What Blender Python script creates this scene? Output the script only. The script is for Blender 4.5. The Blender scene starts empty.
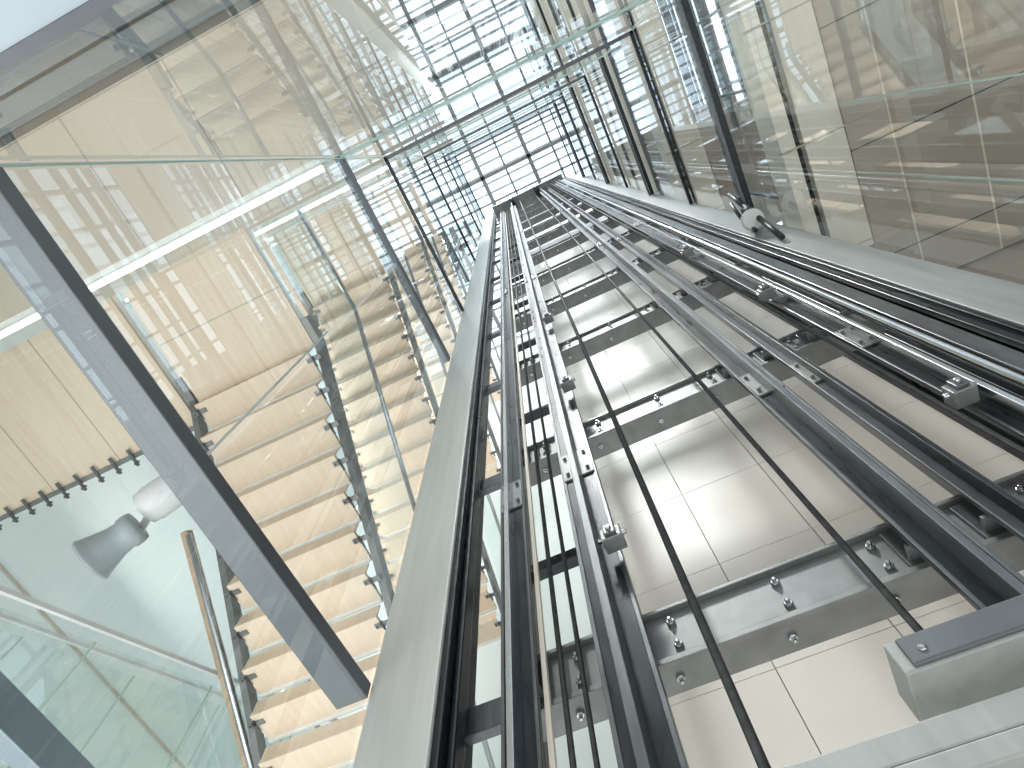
import bpy, math, random, bmesh
from mathutils import Vector, Matrix
random.seed(4)
sc = bpy.context.scene
sc.view_settings.view_transform = 'Standard'
sc.view_settings.exposure = 0.2

# ------------------------------------------------------------------ materials
def newmat(name):
    m = bpy.data.materials.new(name); m.use_nodes = True
    nt = m.node_tree
    return m, nt, nt.nodes["Principled BSDF"]

def simple(name, col, rough=0.5, metal=0.0, var=0.08, scale=6.0, stretch=(1,1,1), bump=0.0, emit=0.0, rvar=0.0):
    m, nt, b = newmat(name)
    tc = nt.nodes.new("ShaderNodeTexCoord"); mp = nt.nodes.new("ShaderNodeMapping")
    mp.inputs["Scale"].default_value = stretch
    nz = nt.nodes.new("ShaderNodeTexNoise"); nz.inputs["Scale"].default_value = scale
    nz.inputs["Detail"].default_value = 6
    cr = nt.nodes.new("ShaderNodeValToRGB")
    cr.color_ramp.elements[0].position = 0.3; cr.color_ramp.elements[1].position = 0.7
    lo = [max(0, c*(1-var)) for c in col]; hi = [min(1, c*(1+var)) for c in col]
    cr.color_ramp.elements[0].color = (*lo, 1); cr.color_ramp.elements[1].color = (*hi, 1)
    nt.links.new(tc.outputs["Object"], mp.inputs[0]); nt.links.new(mp.outputs[0], nz.inputs["Vector"])
    nt.links.new(nz.outputs["Fac"], cr.inputs[0]); nt.links.new(cr.outputs[0], b.inputs["Base Color"])
    b.inputs["Roughness"].default_value = rough; b.inputs["Metallic"].default_value = metal
    if rvar:
        mr = nt.nodes.new("ShaderNodeMapRange")
        mr.inputs[3].default_value = rough-rvar; mr.inputs[4].default_value = rough+rvar
        nt.links.new(nz.outputs["Fac"], mr.inputs[0]); nt.links.new(mr.outputs[0], b.inputs["Roughness"])
    if bump:
        bp = nt.nodes.new("ShaderNodeBump"); bp.inputs["Strength"].default_value = bump
        nt.links.new(nz.outputs["Fac"], bp.inputs["Height"]); nt.links.new(bp.outputs[0], b.inputs["Normal"])
    if emit:
        b.inputs["Emission Color"].default_value = (*col, 1); b.inputs["Emission Strength"].default_value = emit
    return m

def glassmat(name, tint=(0.93,0.97,0.95), base=0.07, amp=0.9):
    m = bpy.data.materials.new(name); m.use_nodes = True
    nt = m.node_tree; nt.nodes.clear()
    out = nt.nodes.new("ShaderNodeOutputMaterial"); mix = nt.nodes.new("ShaderNodeMixShader")
    tr = nt.nodes.new("ShaderNodeBsdfTransparent"); gl = nt.nodes.new("ShaderNodeBsdfGlossy")
    tr.inputs[0].default_value = (*tint, 1); gl.inputs["Roughness"].default_value = 0.0
    gl.inputs["Color"].default_value = (0.95, 0.98, 1, 1)
    g = nt.nodes.new("ShaderNodeNewGeometry")
    d = nt.nodes.new("ShaderNodeVectorMath"); d.operation = 'DOT_PRODUCT'
    nt.links.new(g.outputs["Normal"], d.inputs[0]); nt.links.new(g.outputs["Incoming"], d.inputs[1])
    def math_(op, a, b=None, link=None):
        n = nt.nodes.new("ShaderNodeMath"); n.operation = op; n.use_clamp = False
        if link is not None: nt.links.new(link, n.inputs[a])
        if b is not None: n.inputs[1-a].default_value = b
        return n
    ab = math_('ABSOLUTE', 0, None, d.outputs["Value"])
    om = math_('SUBTRACT', 1, 1.0, ab.outputs[0])
    pw = math_('POWER', 0, 4.6, om.outputs[0])
    mu = math_('MULTIPLY', 0, amp, pw.outputs[0])
    ad = math_('ADD', 0, base, mu.outputs[0]); ad.use_clamp = True
    nt.links.new(ad.outputs[0], mix.inputs[0]); nt.links.new(tr.outputs[0], mix.inputs[1])
    nt.links.new(gl.outputs[0], mix.inputs[2]); nt.links.new(mix.outputs[0], out.inputs[0])
    return m

MAT = {}
MAT['steel']  = simple('brushed_steel', (0.33,0.345,0.34), 0.5, 0.35, 0.08, 5, (6,6,0.4), 0.03, rvar=0.08)
MAT['steelL'] = simple('brushed_steel_lightened', (0.58,0.60,0.58), 0.42, 0.15, 0.06, 5, (6,6,0.4), 0.03, rvar=0.08)  # column steel again, colour lightened to offset the shade on the left column
MAT['steelf'] = simple('satin_steel_frame', (0.12,0.135,0.145), 0.45, 0.4, 0.10, 8, (1,1,1), 0.02, rvar=0.08)
MAT['galv']   = simple('galvanised_steel', (0.22,0.23,0.228), 0.42, 0.5, 0.18, 9, (1,1,1), 0.03, rvar=0.1)
MAT['dark']   = simple('dark_oiled_steel', (0.025,0.029,0.033), 0.3, 0.6, 0.3, 12, (3,3,0.5), 0.03, rvar=0.1)
MAT['mid']    = simple('mid_grey_steel', (0.12,0.13,0.137), 0.32, 0.6, 0.2, 12, (3,3,0.5), 0.03, rvar=0.1)
MAT['chrome'] = simple('polished_rail_steel', (0.50,0.515,0.53), 0.22, 1.0, 0.08, 12, (6,6,0.3))
MAT['cable']  = simple('cable_rubber', (0.04,0.043,0.046), 0.45, 0.3, 0.3, 40)
MAT['stone']  = simple('limestone_panel', (0.82,0.775,0.705), 0.35, 0.0, 0.04, 1.6, (1,1,1), 0.0, rvar=0.08)
MAT['joint']  = simple('joint_grey', (0.46,0.42,0.36), 0.8)
MAT['wood']   = simple('maple_veneer', (0.80,0.66,0.515), 0.38, 0.0, 0.05, 3.0, (1.0,9,1))
MAT['woodd']  = simple('oak_handrail', (0.50,0.38,0.27), 0.4, 0.0, 0.2, 6.0, (1,12,1))
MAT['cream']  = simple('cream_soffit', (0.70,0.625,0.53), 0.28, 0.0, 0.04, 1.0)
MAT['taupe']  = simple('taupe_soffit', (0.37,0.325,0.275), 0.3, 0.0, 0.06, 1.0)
MAT['white']  = simple('white_plaster', (0.70,0.76,0.75), 0.6, 0.0, 0.02, 2.0)
MAT['bluew']  = simple('cool_white_panel', (0.36,0.43,0.485), 0.45, 0.1, 0.03, 1.0)
MAT['bluesteel'] = simple('blue_grey_painted_steel', (0.22,0.27,0.31), 0.35, 0.3, 0.08, 2.0)
MAT['beige']  = simple('beige_painted_metal', (0.74,0.69,0.60), 0.35, 0.1, 0.05, 2.0)
MAT['edge']   = simple('glass_edge_green', (0.50,0.66,0.60), 0.15, 0.0, 0.1, 3.0)
MAT['lamp']   = simple('fluorescent_tube', (1.0,0.98,0.95), 0.4, emit=3.0, var=0.0)
MAT['grey']   = simple('grey_plastic', (0.30,0.34,0.36), 0.45, 0.0, 0.05, 4)
MAT['lgrey']  = simple('light_grey_plastic', (0.62,0.64,0.64), 0.4, 0.0, 0.05, 4)
MAT['tread']  = simple('tread_nosing_white', (0.90,0.89,0.86), 0.3, 0.0, 0.03, 4)
MAT['glass']  = glassmat('shaft_glass', (0.925,0.965,0.965), base=0.11, amp=0.7)
MAT['glass2'] = glassmat('balustrade_glass', (0.90,0.95,0.935), 0.08, 0.7)
MAT['glass3'] = glassmat('side_glass', (0.93,0.95,0.945), 0.10, 0.8)
MAT['sky']    = glassmat('skylight_glass', (0.95,0.98,1.0), 0.04, 0.5)

# ------------------------------------------------------------------ mesh builder
class B:
    def __init__(s, name): s.name=name; s.v=[]; s.f=[]; s.m=[]; s.sm=[]; s.mats=[]
    def mi(s, mat):
        if mat not in s.mats: s.mats.append(mat)
        return s.mats.index(mat)
    def box(s, x0,x1,y0,y1,z0,z1, mat):
        n=len(s.v); x0,x1=sorted((x0,x1)); y0,y1=sorted((y0,y1)); z0,z1=sorted((z0,z1))
        s.v += [(x0,y0,z0),(x1,y0,z0),(x1,y1,z0),(x0,y1,z0),(x0,y0,z1),(x1,y0,z1),(x1,y1,z1),(x0,y1,z1)]
        k=s.mi(mat)
        for q in ((0,3,2,1),(4,5,6,7),(0,1,5,4),(1,2,6,5),(2,3,7,6),(3,0,4,7)):
            s.f.append([n+i for i in q]); s.m.append(k); s.sm.append(False)
        return s
    def prism(s, poly, y0, y1, mat):
        n=len(s.v); L=len(poly); k=s.mi(mat)
        s.v += [(x,y0,z) for x,z in poly] + [(x,y1,z) for x,z in poly]
        s.f.append(list(range(n,n+L))); s.f.append(list(range(n+2*L-1,n+L-1,-1))); s.m+=[k,k]; s.sm+=[False,False]
        for i in range(L):
            j=(i+1)%L; s.f.append([n+i,n+L+i,n+L+j,n+j]); s.m.append(k); s.sm.append(False)
        return s
    def lathe(s, o, ax, prof, mat, n=20, caps=True):
        o=Vector(o); ax=Vector(ax).normalized()
        t=Vector((0,0,1)) if abs(ax.z)<0.9 else Vector((1,0,0))
        u=ax.cross(t).normalized(); w=ax.cross(u); st=len(s.v); k=s.mi(mat)
        for d,r in prof:
            for i in range(n):
                a=2*math.pi*i/n; s.v.append(tuple(o+ax*d+(u*math.cos(a)+w*math.sin(a))*r))
        for j in range(len(prof)-1):
            for i in range(n):
                i2=(i+1)%n; s.f.append([st+j*n+i,st+j*n+i2,st+(j+1)*n+i2,st+(j+1)*n+i]); s.m.append(k); s.sm.append(True)
        if caps:
            s.f.append([st+i for i in range(n)][::-1]); s.f.append([st+(len(prof)-1)*n+i for i in range(n)])
            s.m+=[k,k]; s.sm+=[False,False]
        return s
    def cyl(s, p0,p1,r,mat,n=12):
        p0=Vector(p0); p1=Vector(p1); return s.lathe(p0,p1-p0,[(0,r),((p1-p0).length,r)],mat,n)
    def tube(s, pts, r, mat, n=10):
        for a,b in zip(pts[:-1],pts[1:]): s.cyl(a,b,r,mat,n)
        return s
    def beam(s, p0,p1,w,h,mat):
        p0=Vector(p0); p1=Vector(p1); d=(p1-p0).normalized()
        t=Vector((0,0,1)) if abs(d.z)<0.9 else Vector((1,0,0))
        u=d.cross(t).normalized()*w/2; q=d.cross(u).normalized()*h/2; n=len(s.v); k=s.mi(mat)
        for p in (p0,p1):
            for e in ((-1,-1),(1,-1),(1,1),(-1,1)): s.v.append(tuple(p+u*e[0]+q*e[1]))
        for f in ((0,1,2,3),(7,6,5,4),(0,4,5,1),(1,5,6,2),(2,6,7,3),(3,7,4,0)):
            s.f.append([n+i for i in f]); s.m.append(k); s.sm.append(False)
        return s
    def quad(s, pts, mat):
        n=len(s.v); s.v+=pts; s.f.append(list(range(n,n+4))); s.m.append(s.mi(mat)); s.sm.append(False); return s
    def done(s, bevel=0.0):
        me=bpy.data.meshes.new(s.name); me.from_pydata(s.v,[],s.f)
        for m in s.mats: me.materials.append(MAT[m])
        me.polygons.foreach_set('material_index', s.m); me.polygons.foreach_set('use_smooth', s.sm)
        me.update()
        bm=bmesh.new(); bm.from_mesh(me); bmesh.ops.recalc_face_normals(bm, faces=bm.faces); bm.to_mesh(me); bm.free()
        o=bpy.data.objects.new(s.name, me); sc.collection.objects.link(o)
        if bevel:
            md=o.modifiers.new('bevel','BEVEL'); md.width=bevel; md.segments=2; md.limit_method='ANGLE'
        return o

LV = [1.53, 5.0, 8.5, 12.0, 15.5]      # storey heights above the lens
XL, XR = -0.48, 1.42                   # shaft extents
YL, YR = 1.08, -1.63
BOT, TOP = -1.6, 18.5

# ------------------------------------------------------------------ shaft columns / frame
b=B('steel_column')
b.box(1.29,1.54,0.83,1.08,BOT,TOP,'steelL')
b.box(1.30,1.50,0.802,0.83,BOT,TOP,'dark')
b.box(1.335,1.40,0.775,0.80,BOT,TOP,'dark')
b.done(0.008)
b=B('steel_column')
b.box(1.29,1.54,-1.64,-1.43,BOT,TOP,'steel')
b.box(1.30,1.54,-1.43,-1.41,BOT,TOP,'dark')
for x in (1.315,1.37,1.44,1.50): b.box(x,x+0.02,-1.41,-1.37,BOT,TOP,'dark')
b.box(1.34,1.36,-1.41,-1.385,BOT,TOP,'mid'); b.box(1.46,1.475,-1.41,-1.35,BOT,TOP,'mid')
b.box(1.48,1.54,-1.37,-1.30,BOT,TOP,'dark')
b.done(0.004)

b=B('elevator_shaft_frame')
for i,z in enumerate(LV):
    w = 0.115 if i==0 else 0.06
    h = 0.06 if i==0 else 0.10
    b.box(XL-0.03,1.29,YL,YL+w,z,z+h,'steelf')
    if i:
        b.box(XL-0.03,1.285,YR,YR+0.045,z,z+h,'dark')
        b.box(XL-0.03,1.285,YR+0.05,YR+0.075,z,z+0.03,'mid')
    b.box(XL-0.09,XL-0.03,YR,YL+w,z,z+h,'steelf' if i==0 else 'beige')
    if i: b.box(XL-0.03,XL,YR,YL,z-0.05,z+0.10,'edge')
for z in (6.75,10.25,13.75,17.25):
    b.box(XL,1.29,YL-0.03,YL+0.005,z,z+0.04,'dark')
    b.box(XL,XL+0.035,YR,YL,z,z+0.04,'mid')
    b.box(XL,1.285,YR,YR+0.035,z,z+0.04,'dark')
b.box(XL-0.006,XL+0.004,YL-0.004,YL+0.006,BOT,TOP,'edge')
b.box(XL-0.006,XL+0.004,YR-0.006,YR+0.004,BOT,TOP,'edge')
b.done(0.004)

g=B('shaft_glass_wall')
g.quad([(XL,YL+0.01,BOT),(1.29,YL+0.01,BOT),(1.29,YL+0.01,TOP),(XL,YL+0.01,TOP)],'glass')
g.quad([(XL-0.01,YR,1.22),(XL-0.01,YL,1.22),(XL-0.01,YL,TOP),(XL-0.01,YR,TOP)],'glass')
g.quad([(XL,YR-0.01,2.2),(1.29,YR-0.01,2.2),(1.29,YR-0.01,TOP),(XL,YR-0.01,TOP)],'glass')
g.done()

# ------------------------------------------------------------------ guide rails
def trail(y, x, s=1.0, web='chrome', flange='dark', e='mid'):
    r=B('elevator_guide_rail')
    r.box(x,x+0.018*s,y-0.05*s,y+0.05*s,BOT,17.05,flange)
    r.box(x-0.004,x,y-0.05*s,y-0.040*s,BOT,17.05,e); r.box(x-0.004,x,y+0.040*s,y+0.05*s,BOT,17.05,'mid')
    r.box(x-0.062*s,x,y-0.009*s,y+0.009*s,BOT,17.05,web)
    z=2.3
    while z<17:
        r.box(x-0.01,x,y-0.045*s,y+0.045*s,z,z+0.22,'galv')
        for dy in (-0.03,0.03):
            for dz in (0.04,0.18): r.cyl((x-0.024,y+dy*s,z+dz),(x-0.008,y+dy*s,z+dz),0.008,'galv',6)
        z+=4.35
    return r.done(0.002)
trail(0.56,1.30,1.1,'chrome','dark')
trail(0.24,1.28,1.5,'mid','dark')
trail(-0.60,1.26,1.2,'mid','dark')
trail(-0.80,1.30,0.8,'dark','mid')
trail(-1.02,1.24,1.0,'chrome','dark','chrome')

b=B('counterweight_rail_channel')
b.box(1.225,1.235,-1.24,-1.17,BOT,17,'mid'); b.box(1.235,1.30,-1.185,-1.17,BOT,17,'dark'); b.box(1.235,1.30,-1.24,-1.225,BOT,17,'dark')
b.cyl((1.19,-1.10,0.9),(1.19,-1.10,17),0.016,'chrome')
b.done(0.003)

for (x,y,r) in ((1.24,0.015,0.012),(1.30,-0.42,0.010),(1.34,0.44,0.009),(1.34,0.38,0.008),(1.20,-0.90,0.008)):
    c=B('hoist_cable'); c.cyl((x,y,BOT if x>1.22 else 0.9),(x,y,17.2),r,'cable',10); c.done()
c=B('guide_strip'); c.box(1.33,1.345,0.483,0.498,BOT,17,'beige'); c.done()

# ------------------------------------------------------------------ cross beams + brackets
z=1.33
while z<17.0:
    b=B('rail_crossbeam')
    b.box(1.385,1.49,-1.29,0.60,z,z+0.20,'galv')
    b.box(1.365,1.385,-1.29,0.60,z-0.006,z+0.016,'galv')
    b.box(1.365,1.385,-1.29,0.60,z+0.185,z+0.20,'galv')
    for y in (0.56,0.24,-0.60,-0.80,-1.02):
        b.box(1.325,1.385,y-0.05,y+0.05,z+0.04,z+0.055,'galv')
        b.box(1.37,1.385,y-0.06,y+0.06,z+0.02,z+0.17,'mid')
    for y in (0.40,0.10,-0.22,-0.50,-0.92,-1.15):
        for dz in (0.055,0.145):
            b.cyl((1.372,y,z+dz),(1.385,y,z+dz),0.014,'chrome',6); b.cyl((1.36,y,z+dz),(1.374,y,z+dz),0.007,'chrome',8)
        b.cyl((1.43,y+0.03,z-0.012),(1.43,y+0.03,z),0.014,'chrome',6)
        b.cyl((1.43,y+0.03,z-0.025),(1.43,y+0.03,z-0.01),0.007,'chrome',6)
    b.box(1.42,1.46,0.60,0.80,z+0.05,z+0.15,'mid')
    b.done(0.003)
    for (x,y) in ((1.20,0.17),(1.18,-0.96)):
        if z<5:
            r=B('rail_clamp'); r.box(x-0.02,x+0.04,y-0.035,y+0.035,z+0.36,z+0.42,'galv')
            r.box(x-0.035,x-0.02,y-0.02,y+0.02,z+0.365,z+0.415,'mid'); r.cyl((x-0.045,y,z+0.39),(x-0.02,y,z+0.39),0.01,'chrome',8)
            r.cyl((x,y-0.05,z+0.39),(x,y+0.05,z+0.39),0.01,'chrome',8)
            r.done(0.004)
    z+=1.45

b=B('pit_crossbeam')
b.box(1.08,1.155,-1.6,0.0,0.665,0.705,'steel'); b.box(1.08,1.10,-1.6,0.0,0.705,0.76,'steel')
b.done(0.004)
b=B('control_box'); b.box(1.05,1.18,-0.66,-0.27,0.82,0.89,'steel'); b.box(1.04,1.05,-0.64,-0.29,0.825,0.885,'steelf')
b.cyl((1.035,-0.32,0.85),(1.045,-0.32,0.85),0.008,'chrome'); b.done(0.008)
b=B('rear_frame')
for y in (0.36,0.66): b.box(1.66,1.72,y-0.025,y+0.025,BOT,17.25,'dark')
b.box(1.66,1.72,-1.3,-1.25,BOT,17.25,'dark')
for i in range(10): b.box(1.66,1.72,0.36,0.66,0.6+i*1.75,0.66+i*1.75,'dark')
b.box(1.58,1.64,-0.98,-0.93,BOT,17.25,'mid')
b.done(0.003)
b=B('rope_sheave')
b.box(1.1,1.6,-1.26,0.76,17.3,17.5,'galv')
for y in (0.2,-0.5): b.lathe((1.25,y-0.06,17.25),(0,1,0),[(0,.18),(.02,.18),(.04,.15),(.08,.15),(.1,.18),(.12,.18)],'dark',24)
b.done()

# ------------------------------------------------------------------ stone wall behind the rails
b=B('wall_back')
b.box(2.43,2.6,-1.75,0.34,BOT,20.6,'joint')
z=BOT
while z<20.0:
    y=0.34
    while y>-1.7:
        y2=max(y-0.523,-1.75); b.box(2.40,2.43,y2+0.0025,y-0.0025,z+0.0025,z+0.7375,'stone'); y=y2
    z+=0.74
b.done()
b=B('side_panel')
for L in [1.5]+LV[1:]:
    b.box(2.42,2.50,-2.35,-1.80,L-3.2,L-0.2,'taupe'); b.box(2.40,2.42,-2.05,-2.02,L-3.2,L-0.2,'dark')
    b.box(2.38,2.50,-2.40,-1.80,L-0.2,L+0.1,'beige')
for y in (-1.78,-2.38): b.box(2.36,2.42,y-0.02,y+0.02,BOT,20,'dark')
b.done(0.004)
b=B('wall_side')
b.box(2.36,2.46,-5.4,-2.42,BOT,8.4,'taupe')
for z in (2.2,3.4): b.box(2.352,2.36,-5.4,-2.42,z,z+0.012,'dark')
for i in range(4): b.box(2.352,2.36,-2.9-i*0.7,-2.888-i*0.7,BOT,4.98,'dark')
b.done()
b=B('wall_far')
b.box(5.5,5.7,-5.4,6.25,BOT,20.6,'white')
b.done()

# ------------------------------------------------------------------ stairs
def stairs(L, y0=2.03, y1=3.18, n=16):
    run,rise=0.235,0.195
    b=B('staircase')
    b.box(-0.36,0.70,y0,y1,L,L+0.03,'wood'); b.box(-0.36,0.70,y0,y1,L+0.035,L+0.12,'tread')
    for x in (0.14,): b.box(x,x+0.008,y0,y1,L-0.003,L+0.002,'joint')
    x=0.70; z=L
    for i in range(n):
        z2=z-rise*(i+1)+0.06; xx=x+run*i
        b.box(xx-0.01,xx+run+0.012,y0+0.03,y1-0.03,z2,z2+0.03,'wood')
        b.box(xx+run-0.010,xx+run+0.022,y0+0.03,y1-0.03,z2-0.010,z2+0.034,'tread')
        b.box(xx-0.002,xx+0.008,y0+0.03,y1-0.03,z2+0.03,z2+rise-0.06,'wood')
        for yy in (y0+0.005,y1-0.045):
            b.box(xx+0.04,xx+0.08,yy-0.06,yy+0.065,z2-0.012,z2-0.002,'galv')
            b.prism([(xx+0.03,z2-0.04),(xx+0.13,z2-0.012),(xx+0.03,z2-0.002)],yy+0.0,yy+0.012,'mid')
            b.cyl((xx+0.06,yy+0.05,z2-0.022),(xx+0.06,yy+0.05,z2),0.009,'mid',8)
    xe=x+run*n; ze=z-rise*n
    for yy in (y0-0.07,y1+0.01):
        b.prism([(0.45,L-0.02),(0.66,L-0.02),(xe,ze-0.02),(xe,ze+0.08),(0.70,L+0.08),(0.45,L+0.08)],yy,yy+0.055,'galv')
    for yy in (y0-0.10,y1+0.10):
        b.quad([(-0.36,yy,L+0.1),(0.70,yy,L+0.1),(0.70,yy,L+1.1),(-0.36,yy,L+1.1)],'glass2')
        b.quad([(0.70,yy,L+0.1),(xe,yy,ze+0.1),(xe,yy,ze+1.1),(0.70,yy,L+1.1)],'glass2')
        b.tube([(-0.36,yy,L+1.12),(0.70,yy,L+1.12),(xe,yy,ze+1.12)],0.022,'chrome')
    return b.done()
for L in LV[1:]: stairs(L)

b=B('stair_landing')
for L in LV[1:3]:
    b.box(-0.36,0.86,3.30,6.1,L,L+0.03,'wood'); b.box(-0.36,0.86,3.30,6.1,L+0.035,L+0.15,'tread')
    for i in range(4):
        y=3.4+i*0.72; b.box(-0.36,0.86,y-0.004,y+0.004,L-0.003,L,'joint')
    b.box(0.86,0.90,3.30,6.1,L-0.02,L+0.15,'galv')
    for i in range(14): 
        y=3.4+i*0.19; b.box(0.80,0.97,y,y+0.025,L-0.04,L-0.025,'mid'); b.cyl((0.94,y+0.012,L-0.06),(0.94,y+0.012,L),0.011,'mid',8)
b.done()

# balustrades of the lower flights
def sloped_balustrade(y, z0, slope, xa, n, w=0.88, h=1.1):
    b=B('glass_balustrade')
    zz=lambda x: z0+slope*x
    for i in range(n):
        x0=xa+i*(w+0.02); x1=x0+w
        b.quad([(x0,y,zz(x0)-0.1),(x1,y,zz(x1)-0.1),(x1,y,zz(x1)-h),(x0,y,zz(x0)-h)],'glass2')
        b.box(x1-0.004,x1+0.008,y-0.006,y+0.006,zz(x1)-h,zz(x1)-0.1,'edge')
        for xx in (x0+0.06,x1-0.06):
            b.cyl((xx,y-0.03,zz(xx)-h+0.1),(xx,y+0.03,zz(xx)-h+0.1),0.022,'mid')
    xe=xa+n*(w+0.02)
    b.beam((xa,y,zz(xa)),(xe,y,zz(xe)),0.03,0.03,'lgrey')
    b.beam((xa,y,zz(xa)-h-0.03),(xe,y,zz(xe)-h-0.03),0.03,0.08,'beige')
    b.done()
sloped_balustrade(3.45,2.45,0.5,-0.3,5)
sloped_balustrade(4.5,3.0,0.5,-0.3,5)
sloped_balustrade(5.6,3.1,-0.45,0.2,5)
b=B('lower_stair_stringer')
b.beam((-0.3,4.62,1.75),(4.6,4.62,4.2),0.06,0.26,'beige')
b.beam((-0.3,5.7,1.2),(4.6,5.7,-0.9),0.06,0.26,'mid')
b.done()
b=B('floor_slab_edge')
b.box(-2.0,-0.2,3.5,6.25,2.45,2.75,'tread'); b.box(-0.2,-0.15,3.5,6.25,2.43,2.78,'mid')
b.done()
b=B('wooden_handrail')
b.beam((1.45,3.40,4.22),(3.6,3.40,2.9),0.06,0.08,'woodd')
b.tube([(1.45,3.33,4.14),(3.6,3.33,2.82)],0.028,'chrome',16)
b.done(0.01)
b=B('landing_edge_beam')
b.box(-0.4,1.5,2.10,2.18,1.46,1.58,'bluesteel'); b.done(0.005)

# ------------------------------------------------------------------ gallery ceilings
for L in LV[1:]:
    b=B('ceiling_gallery')
    b.box(-6,-0.56,1.22,6.25,L,L+0.03,'cream')
    b.box(-6,-0.60,0.85,1.22,L,L+0.03,'cream')
    b.box(-6,-0.52,1.22,6.25,L+0.05,L+0.25,'white')
    for i in range(5): b.box(-6,-0.56,1.9+i*0.9,1.91+i*0.9,L-0.003,L,'joint')
    for i in range(4): b.box(-1.6-i*1.1,-1.59-i*1.1,0.85,6.25,L-0.003,L,'joint')
    b.done()
    b=B('strip_light'); b.box(-0.50,-0.46,1.25,6.2,L-0.01,L+0.03,'lamp'); b.box(-0.515,-0.46,1.25,6.2,L+0.03,L+0.06,'lgrey'); b.done()
for k,L in enumerate(LV[1:]):
    b=B('ceiling_side_gallery')
    if k==0:
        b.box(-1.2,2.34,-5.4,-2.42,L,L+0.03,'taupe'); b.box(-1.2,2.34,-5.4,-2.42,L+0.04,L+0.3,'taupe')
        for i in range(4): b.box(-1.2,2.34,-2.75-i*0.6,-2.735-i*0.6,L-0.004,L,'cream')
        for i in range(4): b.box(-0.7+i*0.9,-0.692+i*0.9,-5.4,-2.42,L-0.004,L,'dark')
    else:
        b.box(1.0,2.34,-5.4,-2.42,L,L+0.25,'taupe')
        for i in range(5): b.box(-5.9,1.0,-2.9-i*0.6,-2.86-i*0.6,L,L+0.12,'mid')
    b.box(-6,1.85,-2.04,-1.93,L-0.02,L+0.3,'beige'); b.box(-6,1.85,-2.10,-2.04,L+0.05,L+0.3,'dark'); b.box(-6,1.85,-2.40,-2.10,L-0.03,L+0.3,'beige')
    for i in range(6): b.box(-0.9+i*0.9-0.006,-0.9+i*0.9+0.006,-2.41,-1.92,L-0.034,L+0.01,'joint')
    b.done()
    b=B('glass_balustrade')
    for i in range(6):
        x0=-3.2+i*0.9; b.quad([(x0,-1.98,L+0.31),(x0+0.88,-1.98,L+0.31),(x0+0.88,-1.98,L+1.3),(x0,-1.98,L+1.3)],'glass3')
        b.box(x0+0.88,x0+0.90,-2.0,-1.96,L+0.31,L+1.35,'mid')
    b.box(-3.2,2.2,-2.01,-1.95,L+1.32,L+1.37,'mid')
    b.done()
b=B('side_gallery_glass')
for x0,x1 in ((-1.6,0.70),(0.73,1.24),(1.27,2.3)):
    b.quad([(x0,-2.41,1.0),(x1,-2.41,1.0),(x1,-2.41,4.965),(x0,-2.41,4.965)],'glass3')
    b.box(x0-0.006,x0+0.002,-2.415,-2.405,1.0,4.965,'edge')
b.done()

b=B('ceiling_landing_panel')
b.box(-3.2,-0.65,-2.4,3.0,1.56,1.62,'bluew'); b.box(-0.65,-0.58,-2.4,3.0,1.54,1.66,'steelf')
b.done(0.004)

# ------------------------------------------------------------------ outer walls
b=B('wall_left'); b.box(-6,5.5,6.3,6.5,BOT,20.6,'white')
for i in range(6): b.box(-6,5.5,6.28,6.3,BOT+i*3.5,BOT+i*3.5+0.03,'joint')
b.done()
def window_wall(name, ax, c, a0,a1,z0,z1, base):
    b=B(name); t=0.08
    def bx(p0,p1,q0,q1,mat,d=0.0):
        if ax=='y': b.box(p0,p1,c-d,c+t+d,q0,q1,mat)
        else: b.box(c-d,c+t+d,p0,p1,q0,q1,mat)
    bx(a0,a1,BOT,base,'taupe')
    p=a0
    while p<=a1: bx(p-0.03,p+0.03,base,z1,'mid',0.03); p+=0.75
    q=base
    while q<=z1: bx(a0,a1,q-0.03,q+0.03,'mid',0.02); q+=0.9
    return b.done()
window_wall('window_right','y',-5.6,-5.9,5.4,9,20.4,5.4)
window_wall('window_end','x',-6.2,-5.4,6.2,2,20.4,5.6)

# ------------------------------------------------------------------ skylight roof
b=B('skylight')
b.quad([(-6,-5.6,21.1),(5.5,-5.6,21.1),(5.5,6.3,21.1),(-6,6.3,21.1)],'sky')
x=-6; i=0
while x<=5.5:
    w=0.06 if i%2==0 else 0.03; b.box(x-w,x+w,-5.6,6.3,20.9-(0.1 if i%2==0 else 0),21.05,'galv'); x+=0.8; i+=1
y=-5.6; i=0
while y<=6.3:
    w=0.06 if i%2==0 else 0.03; b.box(-6,5.5,y-w,y+w,20.9-(0.1 if i%2==0 else 0),21.05,'galv'); y+=0.8; i+=1
for i in range(38): b.box(-6+i*0.3,-6+i*0.3+0.07,-5.6,6.3,21.5,21.52,'lgrey')
b.done()
for yy in (-3.6,3.6):
    b=B('roof_truss')
    b.cyl((-6,yy,20.5),(5.4,yy,20.5),0.06,'white'); b.cyl((-6,yy,19.6),(5.4,yy,19.6),0.06,'white')
    for i in range(9):
        x=-6+i*1.25; b.cyl((x,yy,19.6),(x+0.62,yy,20.5),0.035,'white'); b.cyl((x+0.62,yy,20.5),(x+1.25,yy,19.6),0.035,'white')
    b.done()

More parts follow.
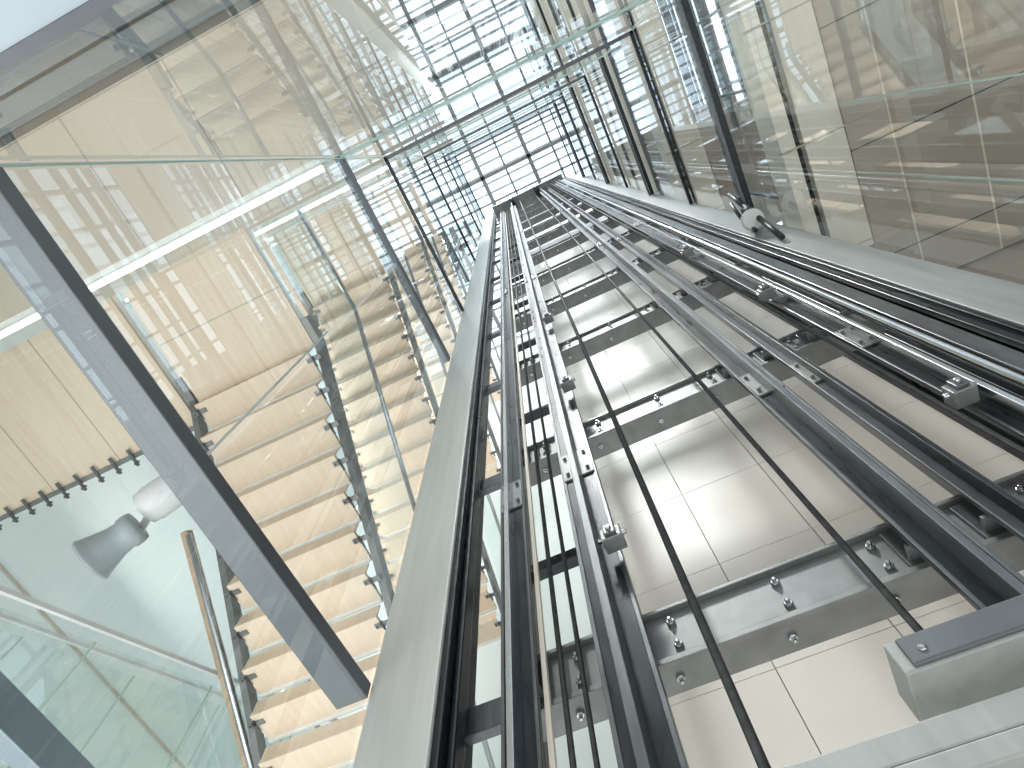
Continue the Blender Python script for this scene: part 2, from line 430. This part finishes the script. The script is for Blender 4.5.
# ------------------------------------------------------------------ loudspeaker & floodlight
b=B('horn_loudspeaker')
o=Vector((0.67,1.99,2.27)); ax=Vector((0.10,0.95,-0.62)).normalized()
b.lathe(o,ax,[(0,.03),(0,.065),(.02,.07),(.05,.07),(.06,.062),(.10,.066),(.15,.080),(.19,.092),(.20,.098),(.212,.098),(.205,.085),(.13,.06),(.08,.02)],'grey',32)
b.lathe(Vector((0.61,1.76,2.42)),Vector((0.12,1,-0.35)),[(0,.03),(0,.068),(.012,.08),(.20,.08),(.212,.074),(.23,.074),(.235,.06),(.235,.02)],'lgrey',32)
b.box(0.585,0.675,1.84,1.90,2.36,2.50,'lgrey')
b.cyl((0.63,1.87,2.45),(0.63,1.87,2.60),0.02,'lgrey'); b.box(0.56,0.70,1.80,1.94,2.58,2.60,'lgrey')
b.beam((0.64,1.92,2.34),(0.72,2.05,2.27),0.03,0.015,'lgrey')
b.cyl((0.63,1.87,2.60),(0.63,1.87,4.98),0.008,'lgrey')
b.done()
b=B('floodlight')
b.lathe((1.20,-1.50,4.75),(-0.2,0.2,-1),[(0,.02),(0,.05),(.07,.08),(.10,.08),(.10,.06)],'lgrey',20)
b.box(1.12,1.26,-1.54,-1.48,4.72,4.85,'dark')
b.tube([(1.05,-1.54,5.2),(1.12,-1.53,4.9),(1.2,-1.52,4.6),(1.26,-1.48,4.2)],0.02,'cable')
b.tube([(1.10,-1.50,5.1),(1.2,-1.48,4.9),(1.25,-1.46,4.6)],0.014,'cable')
b.done()

# ------------------------------------------------------------------ light
w=bpy.data.worlds.new('world'); sc.world=w; w.use_nodes=True
nt=w.node_tree; bg=nt.nodes['Background']
tc=nt.nodes.new('ShaderNodeTexCoord'); sp=nt.nodes.new('ShaderNodeSeparateXYZ'); cr=nt.nodes.new('ShaderNodeValToRGB')
mr=nt.nodes.new('ShaderNodeMapRange'); mr.inputs[1].default_value=-1; mr.inputs[2].default_value=1
nt.links.new(tc.outputs['Generated'],sp.inputs[0]); nt.links.new(sp.outputs['Z'],mr.inputs[0]); nt.links.new(mr.outputs[0],cr.inputs[0])
cr.color_ramp.elements[0].position=0.42; cr.color_ramp.elements[0].color=(0.62,0.625,0.62,1)
cr.color_ramp.elements[1].position=0.58; cr.color_ramp.elements[1].color=(0.76,0.87,0.98,1)
nt.links.new(cr.outputs[0],bg.inputs[0]); bg.inputs[1].default_value=2.2
def area(name,loc,rot,size,power,col):
    l=bpy.data.lights.new(name,'AREA'); l.size=size; l.energy=power; l.color=col
    o=bpy.data.objects.new(name,l); o.location=loc; o.rotation_euler=rot; sc.collection.objects.link(o)
area('atrium_fill',(0.5,3.5,-1.5),(math.pi,0,0),3,120,(1,0.99,0.97))  # added fill from below for the lower left, not a real fixture
for L in (5.4,8.9,12.4):
    area('gallery_fill',(2.6,4.9,L),(math.radians(-145),0,math.radians(0)),1.2,110,(1,0.98,0.95))  # invented fill per level, brightens the stair undersides
area('side_fill',(-2.5,-3.9,1.9),(math.pi,0,0),1.5,60,(1,0.97,0.93))  # added fill for the side gallery soffit, no fixture there
s=bpy.data.lights.new('sun','SUN'); s.energy=4.2; s.angle=0.15; s.color=(1,0.98,0.95)
so=bpy.data.objects.new('sun',s); so.rotation_euler=(math.radians(-2),math.radians(-30),0); sc.collection.objects.link(so)

# ------------------------------------------------------------------ camera
F=624.0
a=Vector((828,-1656,-624)).normalized(); z=Vector((-12,229,-624)).normalized()
a=(a-z*a.dot(z)).normalized(); bb=z.cross(a)
M=Matrix((a,bb,z)).to_4x4()
cam=bpy.data.cameras.new('camera'); cam.sensor_width=36; cam.lens=36*F/1024; cam.clip_start=0.02; cam.clip_end=200
co=bpy.data.objects.new('camera',cam); co.matrix_world=M; sc.collection.objects.link(co); sc.camera=co
